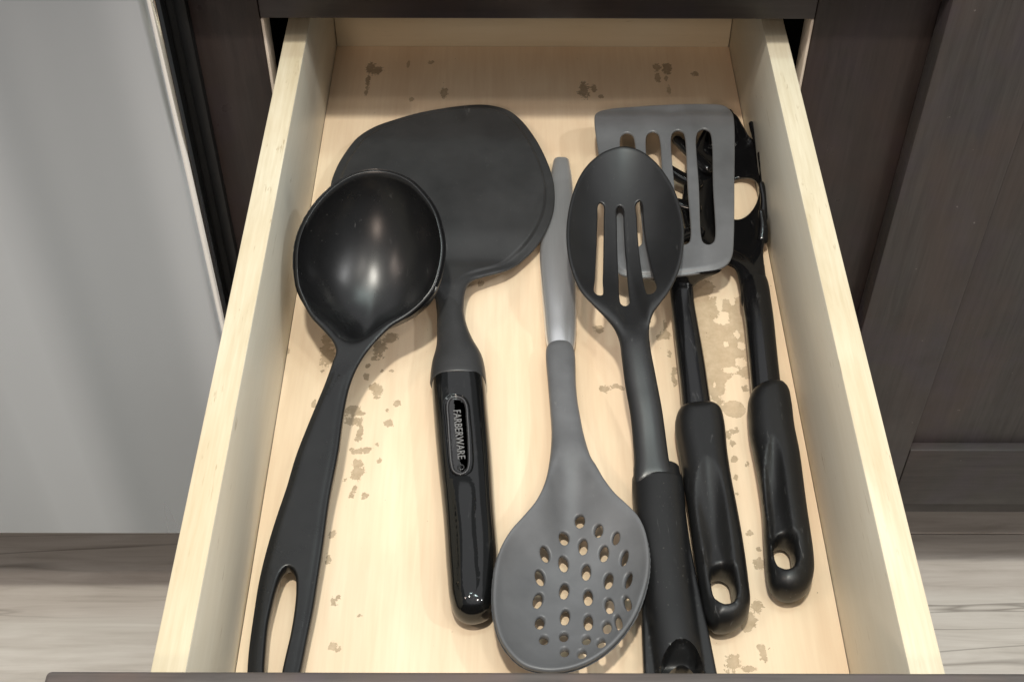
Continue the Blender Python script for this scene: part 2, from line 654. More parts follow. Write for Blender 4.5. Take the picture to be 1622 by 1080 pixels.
def espresso(name, axis='Z', col=(.024, .0188, .0175), r=.36):
    k = NT(name)
    st = {'Y': (1, .05, 1), 'X': (.05, 1, 1), 'Z': (1, 1, .05)}[axis]
    fine = k.noise(k.coords(st), 300, 5, .65, .4)
    mid = k.noise(k.coords(tuple(.25 if s == 1 and False else s for s in (1, 1, .35))), 14, 4, .6, .8)
    c = k.mix(k.maprange(fine, .3, .7, 0, 1), tuple(x*.75 for x in col), tuple(x*1.25 for x in col))
    c = k.mix(k.maprange(mid, .42, .68, 0, .5), c, (col[0]*1.6, col[1]*1.2, col[2]*1.05))
    bl = k.noise(k.coords(), 22, 3, .6)
    c = k.mix(k.maprange(bl, .5, .75, 0, .5), c, (col[0]*1.15, col[1]*1.0, col[2]*1.45))
    # rubbed spots and hair scratches
    sp = k.noise(k.coords(), 260, 2, .5)
    c = k.mix(k.maprange(sp, .765, .80, 0, .5), c, (.20, .18, .17))
    k.base(c)
    k.rough(k.maprange(k.noise(k.coords(), 30, 4, .6), .3, .7, r-.10, r+.14))
    k.spec(.33)
    k.bump(fine, .12, .0003)
    return k.m


M_CAB = espresso('espresso_stain_vertical', 'Z')
M_CABX = espresso('espresso_stain_horizontal', 'X')
M_DOOR = espresso('espresso_door', 'Z', (.038, .0345, .033), .42)
M_DOORX = espresso('espresso_door_rail', 'X', (.038, .0345, .033), .42)


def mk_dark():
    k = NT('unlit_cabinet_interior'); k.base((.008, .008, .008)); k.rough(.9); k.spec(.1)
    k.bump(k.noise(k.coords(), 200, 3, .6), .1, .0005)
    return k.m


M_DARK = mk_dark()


def mk_rubber():
    k = NT('black_trim'); k.base((.006, .006, .0065)); k.spec(.35)
    k.rough(k.maprange(k.noise(k.coords(), 60, 4, .6), .3, .7, .4, .55))
    return k.m


M_TRIM = mk_rubber()


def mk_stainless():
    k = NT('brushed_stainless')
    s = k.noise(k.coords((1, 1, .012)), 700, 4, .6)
    b = k.noise(k.coords((1, 1, .015)), 8.5, 2, .45)  # lighter and darker vertical reflections painted into the base colour
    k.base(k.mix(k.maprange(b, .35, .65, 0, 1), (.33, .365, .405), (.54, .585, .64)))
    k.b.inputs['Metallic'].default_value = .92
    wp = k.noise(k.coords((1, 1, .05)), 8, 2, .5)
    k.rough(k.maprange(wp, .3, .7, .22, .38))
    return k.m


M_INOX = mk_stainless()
k_ = NT('highlight_strip_metal'); k_.base((.93, .94, .95)); k_.b.inputs['Metallic'].default_value = 1.0
k_.rough(k_.maprange(k_.noise(k_.coords((1, 1, .1)), 60, 3, .5), .3, .7, .12, .2)); M_CHROME = k_.m


def mk_plank():
    k = NT('grey_vinyl_plank')
    oi = k.n('ShaderNodeObjectInfo')
    c = k.n('ShaderNodeTexCoord'); ad = k.n('ShaderNodeVectorMath', operation='ADD')
    sc = k.n('ShaderNodeVectorMath', operation='SCALE'); sc.inputs[0].default_value = (7.3, 3.1, 0)
    k.l(oi.outputs['Random'], sc.inputs['Scale']); k.l(c.outputs['Object'], ad.inputs[0]); k.l(sc.outputs[0], ad.inputs[1])

    def mp(s):
        m = k.n('ShaderNodeMapping'); m.inputs['Scale'].default_value = s; k.l(ad.outputs[0], m.inputs['Vector']); return m.outputs[0]
    g1 = k.noise(mp((.10, 1, 1)), 55, 6, .62, .9)
    g2 = k.noise(mp((.05, 1, 1)), 240, 4, .6, .2)
    bl = k.noise(mp((.5, 1, 1)), 9, 3, .55)
    f = k.math('ADD', k.math('MULTIPLY', g1, .6), k.math('ADD', k.math('MULTIPLY', g2, .2), k.math('MULTIPLY', bl, .2)))
    col = k.ramp(f, [(.30, (.38, .35, .31)), (.48, (.55, .515, .47)), (.66, (.66, .63, .585))])
    # dark grain cracks
    cr = k.noise(mp((.06, 1, 1)), 17, 3, .5, .6)
    line = k.math('ABSOLUTE', k.math('SUBTRACT', cr, .52))
    gate = k.noise(mp((.12, 1, 1)), 11, 2, .5)
    cm = k.math('MULTIPLY', k.maprange(line, .0, .010, 1, 0), k.maprange(gate, .50, .62, 0, 1))
    col = k.mix(k.math('MULTIPLY', cm, .55), col, (.085, .07, .055))
    k.base(col); k.rough(.5); k.spec(.35)
    k.bump(f, .15, .0006)
    return k.m


M_PLANK = mk_plank()
M_COUNTER = plastic('dark_countertop', (.05, .048, .046), .25, .5, .05, .05, .4)

# ================================================================== setting
HT = 0.0873            # top of the drawer sides
YF = 0.7343            # face of the cabinet
ZR = 0.1066            # underside of the top rail
ZFL = -0.5475          # room floor
XW = 0.150             # inside half width of the drawer
YB = 0.862             # drawer back panel, inside face

# room floor in planks
floor = link('floor', *box_mesh(-2.4, 2.4, -1.8, 1.5, ZFL-.05, ZFL-.004), mk_dark(), None, smooth=False, kind='structure')
pw, pl = .205, 1.22
V, F = box_mesh(-pl/2+.0006, pl/2-.0006, -pw/2+.0005, pw/2-.0005, -.004, 0, .0008, 1)
pm = bpy.data.meshes.new('plank'); pm.from_pydata(V, [], F); pm.materials.append(M_PLANK)
y_seam = .800
rng = random.Random(3)
for r in range(-14, 4):
    off = rng.uniform(0, pl)
    if r in (-1, 0):
        off = (.42, .9)[r+1]
    for c in range(-2, 3):
        o = bpy.data.objects.new('plank', pm); COL.objects.link(o)
        o.parent = floor
        o.location = (c*pl+off, y_seam+(r+.5)*pw, ZFL)

# ---- base cabinet
cab = thing('base_cabinet', 'dark espresso wood base cabinet whose drawer stands pulled open', 'cabinet', (0, YF, ZFL))
xl = atY(412, 34, YF)[0]; xr = atY(1290, 38, YF)[0]
x_end = atY(300, 30, YF)[0] - .0
ZB = -.4227
box('top_rail', xl+.0003, xr-.0003, YF, YF+.020, ZR, ZR+.036, M_CABX, cab, .0012)
box('countertop', x_end, 1.05, YF-.022, YF+.33, ZR+.0365, ZR+.062, M_COUNTER, cab, .003)
box('stile', x_end, xl, YF+.0006, YF+.020, ZB, ZR+.036, M_CAB, cab, .0012)
XD0 = atY(1508, 0, YF-.020)[0]
box('stile', xr, xr+.115, YF+.0006, YF+.020, ZB+.0405, ZR+.036, M_CAB, cab, .0012)
box('bottom_rail', xl+.0003, 1.05, YF+.001, YF+.0205, ZB, ZB+.04, M_CABX, cab, .0012)
# unpainted edges of the drawer opening
for s, x in ((1, xl), (-1, xr)):
    box('opening_edge', min(x, x+s*.0022), max(x, x+s*.0022), YF+.0015, YF+.0195, -.14, ZR-.001, M_RAW, cab, .0009)
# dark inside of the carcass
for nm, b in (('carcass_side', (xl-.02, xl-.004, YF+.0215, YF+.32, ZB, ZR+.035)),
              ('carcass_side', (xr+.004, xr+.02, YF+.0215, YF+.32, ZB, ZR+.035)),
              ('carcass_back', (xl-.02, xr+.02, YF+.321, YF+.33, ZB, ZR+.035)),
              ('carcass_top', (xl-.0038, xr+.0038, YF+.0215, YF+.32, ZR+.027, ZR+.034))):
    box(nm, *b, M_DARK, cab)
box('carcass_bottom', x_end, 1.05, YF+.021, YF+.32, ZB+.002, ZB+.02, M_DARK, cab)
# door right of the drawer
ZDB = float(atY(1500, 797, YF-.020)[2])
door = box('cabinet_door', XD0+.001, XD0+.50, YF-.0125, YF-.004, ZDB+.001, ZR+.034, M_DOOR, cab)
XS = atY(1443, 706, YF-.020)[0]
ZRL = float(atY(1500, 712, YF-.020)[2])
box('door_stile', XD0, XS, YF-.0215, YF-.002, ZDB, ZR+.036, M_DOOR, door, .0016)
box('door_rail', XS+.0004, XD0+.43, YF-.0212, YF-.0022, ZDB, ZRL, M_DOORX, door, .0016)
box('door_stile', XD0+.4304, XD0+.50, YF-.0215, YF-.002, ZDB, ZR+.036, M_DOOR, door, .0016)

# ---- dishwasher left of it
YD, ZD = .6845, -.391
dw = thing('dishwasher', 'brushed stainless steel dishwasher front left of the open drawer', 'dishwasher', (-.55, YF, ZFL))
xd = atY(232, 0, YD)[0]
xr_tr = atY(297, 0, YF)[0]
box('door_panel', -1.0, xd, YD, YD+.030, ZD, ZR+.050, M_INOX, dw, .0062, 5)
strip_pts = [(xd+.0008, YD+.0045, z) for z in np.linspace(ZD+.001, ZR+.048, 12)]
tube('edge_highlight_strip', strip_pts, np.full(12, .0030), np.full(12, .0030), M_CHROME, dw, 2.0, 16, False, up=(0, 1, 0))  # added strip, polished to give the door edge a bright highlight line
box('door_liner', -.98, xd-.003, YD+.0305, YF-.004, ZD+.01, ZR+.048, M_TRIM, dw, .001)
box('tub', -.97, xr_tr-.002, YF+.004, YF+.5, ZD-.01, ZR+.048, M_TRIM, dw, .001)
box('side_seal', xd+.002, xd+.010, YF-.006, YF+.0035, ZD, ZR+.048, M_TRIM, dw, .0015)

# ================================================================== drawer
dr = thing('drawer', 'open pale maple drawer with dark front and stained bottom holding kitchen tools', 'drawer', (0, .57, -.012))


def side_panel(sgn):
    x0, x1 = sorted((sgn*XW, sgn*.165))
    V, F = box_mesh(x0, x1,   .2742, YB+.013, -.013, HT, .0011, 2)
    o = link('side_panel', V, F, M_SIDEWOOD, dr, smooth=False)
    flat_by_angle(o)
    o.data.materials.append(M_EDGEWOOD)
    for p in o.data.polygons:
        if p.normal.z > .6:
            p.material_index = 1
    return o


side_panel(-1); side_panel(1)
box('back_panel', -XW+.0003, XW-.0003, YB, YB+.0125, -.0125, HT-.004, M_BACKWOOD, dr, .001)
ZFT = HT+.012
V, F = box_mesh(-.2034, .2034, .2526, .2736, -.03, ZFT, .0022, 3)
o = link('front_panel', V, F, espresso('espresso_front', 'X', (.088, .079, .075), .42), dr, smooth=False); flat_by_angle(o)

# bottom panel with stains: the field is a vertex attribute, the ragged edge comes from the material
STAINS = []   # px, py, rx, ry (pixels), tone 0..1, strength


def stain(px, py, rx, ry, tone=.5, s=1.0):
    STAINS.append((px, py, rx, ry, tone, s))


for a in [(588, 108, 8, 10, .9), (598, 112, 10, 7, .9), (583, 128, 4, 16, .8), (580, 146, 3, 8, .6), (703, 148, 7, 9, .55), (651, 158, 5, 4, .4),
          (647, 101, 3, 7, .2), (683, 99, 6, 3, .3), (925, 144, 9, 14, .95), (941, 141, 5, 7, .8), (952, 153, 5, 3, .5),
          (1040, 107, 6, 8, .5), (1057, 109, 8, 11, .8), (1042, 124, 5, 9, .5), (1055, 124, 3, 5, .4), (1101, 117, 7, 4, .6), (1060, 143, 4, 8, .2),
          (518, 540, 10, 14, .25), (519, 560, 13, 20, .25), (506, 579, 3, 3, .6), (511, 588, 3, 3, .6), (620, 535, 13, 9, .55), (600, 552, 12, 16, .8), (592, 567, 5, 6, .7),
          (582, 579, 4, 6, .7), (580, 597, 5, 7, .6), (598, 618, 9, 13, .35), (594, 613, 10, 6, .35), (620, 587, 5, 3, .35), (629, 638, 6, 7, .4), (606, 587, 3, 3, .5),
          (558, 650, 16, 9, .5), (572, 655, 9, 4, .4), (560, 667, 16, 7, .5), (571, 683, 6, 10, .45), (616, 670, 9, 6, .35), (567, 695, 6, 6, .5), (597, 704, 4, 5, .4), (613, 650, 4, 4, .4),
          (565, 715, 12, 6, .4), (580, 713, 9, 5, .4), (566, 733, 9, 7, .25), (568, 747, 12, 13, .3), (600, 730, 5, 5, .3), (562, 772, 3, 12, .5), (557, 785, 6, 6, .55), (578, 784, 7, 7, .45),
          (526, 845, 6, 7, .5), (520, 884, 5, 10, .6), (528, 951, 7, 7, .45), (538, 946, 4, 5, .35), (533, 957, 4, 4, .4), (569, 974, 5, 4, .6), (590, 986, 5, 2, .5), (527, 1022, 7, 8, .3), (536, 1027, 5, 5, .3),
          (456, 557, 4, 6, .5), (497, 640, 4, 8, .3), (762, 449, 5, 5, .3),
          (949, 522, 9, 7, .4), (958, 616, 10, 6, .45), (975, 612, 8, 4, .4), (986, 615, 4, 4, .3), (1044, 534, 6, 5, .4), (1055, 530, 8, 8, .35), (1054, 515, 4, 8, .35), (1060, 560, 4, 7, .4), (1067, 600, 4, 14, .4), (1069, 590, 4, 8, .4), (1069, 605, 5, 6, .4),
          (1180, 615, 6, 6, .5), (1160, 683, 7, 5, .4), (1167, 680, 4, 5, .4), (1152, 689, 6, 7, .4), (1160, 703, 6, 6, .4), (1162, 727, 7, 6, .35), (1184, 735, 4, 5, .4), (1165, 756, 4, 6, .4), (1168, 782, 4, 5, .5), (1187, 845, 6, 6, .4), (1187, 858, 3, 3, .5),
          (1202, 869, 5, 4, .5), (1203, 891, 10, 11, .2), (1200, 960, 10, 12, .2), (1189, 980, 9, 14, .25), (1183, 993, 12, 8, .2), (1208, 1032, 7, 14, .25), (1213, 1043, 5, 8, .35), (1200, 1023, 3, 3, .4),
          (1160, 1050, 13, 15, .1), (1185, 1059, 12, 6, .3), (1219, 1026, 2, 2, .9), (1008, 468, 4, 6, .3), (1012, 455, 3, 3, .4), (705, 875, 2, 2, .4), (545, 760, 3, 3, .4), (620, 745, 2, 2, .5)]:
    stain(*a)
BIG = [[(1090, 448), (1122, 445), (1132, 455), (1126, 466), (1121, 473), (1140, 468), (1138, 474), (1158, 474), (1176, 470), (1184, 520), (1190, 570), (1192, 600), (1180, 598), (1166, 593),
        (1154, 600), (1148, 612), (1148, 625), (1136, 628), (1148, 636), (1140, 640), (1126, 630), (1118, 600), (1105, 520)]]
PALE = [(1143, 508, 11, 6), (1147, 501, 8, 8), (1167, 530, 4, 7), (1150, 545, 4, 4), (1158, 586, 13, 5), (1174, 574, 9, 7), (1175, 548, 6, 6), (1139, 482, 4, 14), (1132, 610, 3, 4), (1160, 478, 5, 5)]
RINGS = [(1163, 648, 18, 14), (1138, 646, 10, 6)]


def bottom_panel():
    x0, x1, y0, y1, g = -XW+.0003, XW-.0003, .2743, YB-.0003, .0016
    nx, ny = int((x1-x0)/g), int((y1-y0)/g)
    X, Y = np.meshgrid(np.linspace(x0, x1, nx+1), np.linspace(y0, y1, ny+1))
    P = np.c_[X.ravel(), Y.ravel()]
    fld = np.full(len(P), -1.0); tone = np.full(len(P), .4)
    for px, py, rx, ry, tn, s in STAINS:
        c = at(px, py, 0.); ex = at(px+rx, py, 0.)[0]-c[0]; ey = at(px, py-ry, 0.)[1]-c[1]
        v = np.array([mnoise.noise(Vector((p[0]*180+px, p[1]*180, 0))) for p in P[(np.abs(P[:, 0]-c[0]) < 3*ex) & (np.abs(P[:, 1]-c[1]) < 3*ey)]])
        i = np.where((np.abs(P[:, 0]-c[0]) < 3*ex) & (np.abs(P[:, 1]-c[1]) < 3*ey))[0]
        q = 1.25-np.sqrt(((P[i, 0]-c[0])/ex)**2+((P[i, 1]-c[1])/ey)**2)+.35*v
        q = np.clip(q, -1, 1)
        up = q > fld[i]
        fld[i[up]] = q[up]; tone[i[up]] = tn
    for poly in BIG:
        w = resample(at([p[0] for p in poly], [p[1] for p in poly], 0.)[:, :2], .002)
        i = np.where((P[:, 0] > w[:, 0].min()-.02) & (P[:, 0] < w[:, 0].max()+.02) & (P[:, 1] > w[:, 1].min()-.02) & (P[:, 1] < w[:, 1].max()+.02))[0]
        d = dist(P[i], w)*np.where(inside(P[i], w), 1, -1)
        q = np.clip(.35+d/.0030, -1, 1.0)
        up = q > fld[i]; fld[i[up]] = q[up]; tone[i[up]] = .08
    for px, py, rx, ry in PALE:
        c = at(px, py, 0.); ex = at(px+rx, py, 0.)[0]-c[0]; ey = at(px, py-ry, 0.)[1]-c[1]
        q = np.sqrt(((P[:, 0]-c[0])/ex)**2+((P[:, 1]-c[1])/ey)**2)-.75
        i = q < .6
        fld[i] = np.minimum(fld[i], q[i])
    for px, py, rx, ry in RINGS:
        c = at(px, py, 0.); ex = at(px+rx, py, 0.)[0]-c[0]; ey = at(px, py-ry, 0.)[1]-c[1]
        q = (1-np.sqrt(((P[:, 0]-c[0])/ex)**2+((P[:, 1]-c[1])/ey)**2))*6+.35
        i = q > -1
        fld[i] = np.maximum(fld[i], np.minimum(q[i], 1.2)); tone[i & (q > .0)] = 0.0
    n = (nx+1)*(ny+1)
    V = np.c_[P, np.zeros(n)]
    F = [(j*(nx+1)+i, j*(nx+1)+i+1, (j+1)*(nx+1)+i+1, (j+1)*(nx+1)+i) for j in range(ny) for i in range(nx)]
    # edge skirt and underside
    per = [i for i in range(nx+1)] + [j*(nx+1)+nx for j in range(1, ny+1)] + [ny*(nx+1)+i for i in range(nx-1, -1, -1)] + [j*(nx+1) for j in range(ny-1, 0, -1)]
    low = [(V[i][0], V[i][1], -.006) for i in per]
    k = len(per)
    F += [(per[a], n+a, n+(a+1) % k, per[(a+1) % k]) for a in range(k)]
    F.append(tuple(n+a for a in range(k-1, -1, -1)))
    o = link('bottom_panel', np.vstack([V, low]), F, M_FLOORWOOD, dr, smooth=False)
    for nm, arr in (('stain', fld), ('tone', tone)):
        at_ = o.data.attributes.new(nm, 'FLOAT', 'POINT')
        at_.data.foreach_set('value', np.r_[arr, np.full(k, -1.0)].astype(np.float32))


bottom_panel()
# ================================================================== helpers for the tools
def ell(cx, cy, rx, ry, n=14, rot=0.0):
    a = np.linspace(0, 2*math.pi, n, endpoint=False)
    c, s = math.cos(rot), math.sin(rot)
    return [(cx+rx*math.cos(t)*c-ry*math.sin(t)*s, cy+rx*math.cos(t)*s+ry*math.sin(t)*c) for t in a]


def axis_u(P, zf, left, right):
    pass


def const(v):
    return lambda Y: np.full(np.shape(Y), v, float)


def sstep(x, a, b):
    t = np.clip((x-a)/(b-a), 0, 1)
    return t*t*(3-2*t)


def text_mesh(s, size, extrude):
    cu = bpy.data.curves.new('lettering', 'FONT')
    cu.body = s; cu.size = size; cu.extrude = extrude; cu.align_x = 'CENTER'; cu.align_y = 'CENTER'
    cu.resolution_u = 3; cu.space_character = 1.02
    o = bpy.data.objects.new('lettering_source', cu); COL.objects.link(o)
    dg = bpy.context.evaluated_depsgraph_get()
    me = bpy.data.meshes.new_from_object(o.evaluated_get(dg))
    V = np.array([tuple(v.co) for v in me.vertices]); F = [list(p.vertices) for p in me.polygons]
    bpy.data.objects.remove(o); bpy.data.curves.remove(cu); bpy.data.meshes.remove(me)
    return V, F


def polar(poly, c, ang_neck, e0, e1, wid, margin=.0018):
    """smooth bowl depth 0..1: polygon of the bowl, its centre, exponent e0 (e1 towards the neck)"""
    q = inset(poly, margin)-c
    th = np.arctan2(q[:, 1], q[:, 0]); r = np.linalg.norm(q, axis=1)
    o = np.argsort(th); th, r = th[o], r[o]
    th = np.r_[th[-30:]-2*math.pi, th, th[:30]+2*math.pi]; r = np.r_[r[-30:], r, r[:30]]

    def f(P):
        q = np.asarray(P)[:, :2]-c
        a = np.arctan2(q[:, 1], q[:, 0])
        rho = np.clip(np.linalg.norm(q, axis=1)/np.interp(a, th, r), 0, 1)
        da = np.abs((a-ang_neck+math.pi) % (2*math.pi)-math.pi)
        e = e0+(e1-e0)*np.exp(-(da/wid)**2)*rho**2
        return (1-rho**2)**e
    return f


# ================================================================== 1 ladle
t = thing('ladle', 'black nylon soup ladle with deep round bowl lying nearest the left drawer side', 'ladle', (-.11, .45, 0))
zl = ZF([(585, 268, .080), (585, 330, .071), (560, 420, .0565), (550, 500, .0435), (540, 560, .0375), (500, 690, .028), (470, 820, .020), (440, 950, .014), (440, 1062, .0115), (440, 1150, .011)])
lad_px = [(467, 427), (468, 393), (475, 365), (494, 329), (523, 297), (553, 277), (587, 268), (615, 270), (648, 283), (673, 307), (690, 333), (700, 366), (703, 394), (698, 428), (688, 457), (670, 480), (646, 500), (618, 517), (597, 537), (578, 560), (564, 584), (554, 610), (548, 636), (543, 667), (537, 713),
          (523, 787), (513, 860), (505, 913), (497, 963), (487, 1013), (477, 1062), (466, 1102), (448, 1124), (425, 1130), (402, 1116), (390, 1085), (390, 1055), (393, 1020), (400, 970), (408, 920), (420, 870), (435, 820), (452, 770), (467, 720), (497, 645), (513, 608), (526, 574), (532, 555), (527, 540), (513, 523), (490, 498), (477, 472), (470, 453)]
hole_px = [(458, 898), (449, 902), (443, 912), (435, 937), (429, 962), (424, 987), (420, 1027), (418, 1060), (420, 1085), (430, 1092), (442, 1080), (448, 1055), (452, 1037), (460, 1003), (466, 967), (469, 933), (467, 908)]
ol = resample(lay(lad_px, zl), .0016)
hl = resample(lay(hole_px, zl), .0014)
ol = inset(ol, .0013)
yb0, yb1 = rowY(572, .04), rowY(448, .052)
bowl_poly = resample(lay(lad_px[:18]+[(602, 529), (580, 545), (560, 553), (543, 551), (528, 541)]+[]+lad_px[-4:], zl), .0016)
cl = lay([(588, 385)], zl)[0]
nk = lay([(556, 553)], zl)[0]-cl
depth_l = polar(bowl_poly, cl, math.atan2(nk[1], nk[0]), .50, 1.9, .75)


def z_ladle(P, d):
    w = sstep(P[:, 1], rowY(600, .038), rowY(560, .042))
    crown = .0009*sstep(d, .0, .003)*(1-w)
    return zl(P[:, 1]) - .0400*depth_l(P)*sstep(d, .0, .0005) + crown


def th_ladle(P):
    w = sstep(P[:, 1], yb0-.045, yb0+.004)
    return .0085*(1-w)+.0030*w


shell('body', ol, z_ladle, th_ladle, M_LADLE, t, [hl], g=.0022, rings=(.0003, .0007, .0013, .0021, .0032, .0046, .0064, .0086), hrings=(.0004, .001, .002), bul=.0013)
tv, tf = text_mesh('Farberware', .0030, .00018)
p0, p1 = lay([(515, 634), (541, 586)], zl)
mid = (p0+p1)/2; dx, dy = (p1-p0)/np.linalg.norm(p1-p0)
tv = np.c_[tv[:, 0]*dx-tv[:, 1]*dy+mid[0], tv[:, 0]*dy+tv[:, 1]*dx+mid[1], tv[:, 2]]
tv[:, 2] += zl(tv[:, 1])+.0009
link('lettering', tv, tf, M_BLACK, t, smooth=False)

# ================================================================== 2 wide turner
t = thing('wide_turner', 'wide flat black turner with glossy handle and raised name badge, ladle resting on it', 'turner', (-.02, .5, 0))
zt_ = ZF([(720, 163, .0130), (720, 225, .0158), (720, 300, .0166), (720, 360, .0155), (720, 410, .0128), (715, 426, .0165), (715, 452, .0205), (715, 520, .0210), (725, 575, .0225), (725, 610, .0228)])
bl_px = [(523, 293), (532, 263), (547, 237), (567, 213), (593, 197), (627, 185), (663, 175), (707, 167), (740, 163), (765, 162), (787, 165), (807, 172), (825, 186), (843, 208), (859, 235), (871, 263), (878, 292), (877, 327), (867, 357), (851, 384), (829, 407), (798, 424), (768, 433), (750, 439), (741, 449), (737, 464), (735, 487),
         (733, 500), (712, 503), (694, 500), (691, 487), (688, 470), (672, 455), (640, 447), (605, 432), (570, 405), (545, 375), (530, 340)]
ol = inset(resample(lay(bl_px, zt_), .0016), .0008)
yk = rowY(452, .02); yk2 = rowY(410, .014)


def z_turner(P, d):
    neck = 1-sstep(P[:, 1], yk-.004, yk2-.002)
    rnd = (np.sqrt(1-(1-np.clip(d/.0062, 0, 1))**2)-1)*.0035
    bev = -.0019*(1-sstep(d, .0042, .0066))*(1-neck)
    return zt_(P[:, 1]) + neck*rnd + bev


def th_turner(P):
    neck = 1-sstep(P[:, 1], yk-.012, yk2)
    return .0019*(1-neck)+neck*.0040


shell('blade', ol, z_turner, th_turner, M_BLADE, t, [], g=.0022, rings=(.0005, .0013, .0024, .0034, .0042, .0048, .0054, .006, .0067, .0076), bul=.0009)
loft('neck', [(452, 694, 731, .0150, .0030), (470, 690, 735, .0150, .0050), (495, 692, 735, .0150, .0064), (520, 692, 740, .0146, .0074), (545, 691, 750, .0138, .0088), (570, 685, 764, .0128, .0108), (590, 682, 769, .0123, .0116), (606, 681, 770, .0122, .0117)], M_BLADE, t, p=2.2, nseg=36, cap=.1)
# glossy grip
zg = const(.0122)
gr_px = [(684, 604), (686, 585), (690, 570), (704, 562), (725, 560), (746, 562), (760, 570), (764, 585), (768, 604), (772, 650), (778, 720), (783, 803), (787, 863), (787, 920), (784, 955), (775, 974), (757, 982), (738, 982), (722, 973), (713, 952), (708, 907), (702, 820), (692, 720), (687, 660)]
ol = resample(lay(gr_px, lambda P: np.full(len(P), .0122)), .0013)
bad_px = [(723, 628), (713, 631), (708, 640), (709, 668), (711, 700), (714, 735), (718, 747), (729, 752), (740, 747), (744, 737), (744, 700), (742, 668), (739, 640), (733, 631)]
ztop = const(.0225)
lz = lambda P: np.full(len(P), .0222)
badge_out = resample(lay(bad_px, lz), .0008)
c0 = badge_out.mean(0)
pocket = c0+(badge_out-c0)*np.array([1.32, 1.05])
ridge = resample(lay([(714, 758), (728, 753), (744, 757), (751, 770), (753, 830), (757, 890), (755, 935), (742, 950), (729, 945), (724, 905), (721, 840), (716, 780)], lz), .001)
gw = ZF([(rowY(990, .012), .0110), (rowY(900, .012), .0112), (rowY(700, .012), .0114), (rowY(580, .012), .0112)], raw=True)
puff('grip', ol, zg, const(.0108), const(.0112), gw, M_GLOSS, t, [], g=.0010, p=2.2, feats=[(pocket, -.0009, .0010), (ridge, .0017, .0045)])
bad = puff('badge', badge_out, const(.0216), const(.0011), const(.0012), .0006, M_BADGE, t, [], g=.001, p=2, feats=[(inset(badge_out, .0009), -.0006, .0004)])
tv, tf = text_mesh('FARBERWARE', .0044, .00030)
a, b = lay([(723, 650), (730.5, 727)], lz)
ln = np.linalg.norm(b-a); ex = (b-a)/ln
tv = tv*np.array([ln/(tv[:, 0].max()-tv[:, 0].min()), 1.35, 1])
mid = (a+b)/2
ey = np.array([-ex[1], ex[0]])
tw = np.c_[mid + tv[:, :1]*ex + tv[:, 1:2]*ey, tv[:, 2]+.0224]
link('lettering', tw, tf, plastic('lettering_grey', (.16, .16, .16), .3, .6, 0, .03), bad, smooth=False)
puff('badge_rim', badge_out, const(.0224), const(.0006), const(.0010), .0004, plastic('rim_grey', (.10, .10, .105), .25, .6, 0, .03), bad, [inset(badge_out, .0006)], g=.001, hr=.0003)
e = lay(ell(730, 740, 6, 5, 12), lz)
em_o = resample(e, .0005)
link_c = e.mean(0)
puff('emblem', em_o, const(.0222), const(.0006), const(.0005), .0005, M_BADGE, bad, [resample(lay(ell(730, 740, 3.6, 3, 10), lz), .0004)], g=.0008, hr=.0004)

# ================================================================== 3 perforated spoon
t = thing('perforated_spoon', 'grey perforated spoon with round holes, its steel handle pointing away from the viewer', 'spoon', (.02, .45, 0))
loft('handle', [(258, 876, 902, .0058, .0046), (290, 870, 907, .0058, .0054), (340, 861, 910, .0058, .0056), (400, 855, 912, .0060, .0057), (450, 857, 913, .0064, .0057), (500, 861, 913, .0070, .0056), (535, 864, 912, .0076, .0054), (556, 868, 909, .0085, .0040)], M_STEEL, t, p=2.6, nseg=48, cap=.4)
zp = ZF([(890, 520, .0136), (890, 560, .0150), (895, 640, .0165), (900, 720, .0190), (905, 800, .0225), (905, 880, .0245), (905, 960, .0255), (880, 1064, .0265)])
ps_px = [(862, 553), (864, 541), (872, 534), (887, 531), (903, 534), (911, 543), (914, 556), (915, 593), (918, 627), (922, 650), (928, 680), (940, 718), (948, 731), (960, 753), (977, 777), (996, 796), (1012, 815), (1023, 840), (1029, 873), (1028, 907), (1020, 940), (1007, 973), (987, 1003), (960, 1030), (927, 1050), (893, 1060), (860, 1061), (830, 1053), (810, 1037), (793, 1013), (784, 986), (780, 958), (780, 931), (783, 900), (792, 867), (807, 840), (827, 816), (846, 791), (860, 760), (868, 720), (871, 677), (869, 643), (865, 593)]
ol = inset(resample(lay(ps_px, zp), .0016), .0010)
ypb, ypa = rowY(690, .02), rowY(830, .028)
pb2 = resample(lay([(946, 731), (960, 753), (977, 777), (996, 796), (1012, 815), (1023, 840), (1029, 873), (1028, 907), (1020, 940), (1007, 973), (987, 1003), (960, 1030), (927, 1050), (893, 1060), (860, 1061), (830, 1053), (810, 1037), (793, 1013), (784, 986), (780, 958), (780, 931), (783, 900), (792, 867), (807, 840), (827, 816), (846, 791), (860, 760), (870, 728), (890, 700), (922, 700)], zp), .0016)
cp = lay([(908, 920)], zp)[0]
nk = lay([(905, 700)], zp)[0]-cp
depth_p = polar(pb2, cp, math.atan2(nk[1], nk[0]), .85, 1.5, .6)
ypc = rowY(640, .017)


def z_perf(P, d):
    w = 1-sstep(P[:, 1], ypa, ypb)
    rnd = (np.sqrt(1-(1-np.clip(d/.0065, 0, 1))**2)-1)*.0042*(1-w)
    return zp(P[:, 1]) - .0165*depth_p(P) + rnd


def th_perf(P):
    k = sstep(P[:, 1], ypa, ypc)
    return .0036+.0042*k


holes = []
HP = [(864, 877), (856, 914), (853, 950), (856, 985), (862, 1012),
      (894, 852), (893, 892), (894, 935), (895, 976), (893, 1007), (894, 1031),
      (918, 825), (923, 865), (928, 905), (931, 945), (931, 984), (928, 1012), (921, 1034),
      (947, 840), (956, 876), (963, 919), (964, 958), (960, 992), (951, 1017),
      (975, 852), (988, 883), (994, 918), (992, 954), (978, 984)]


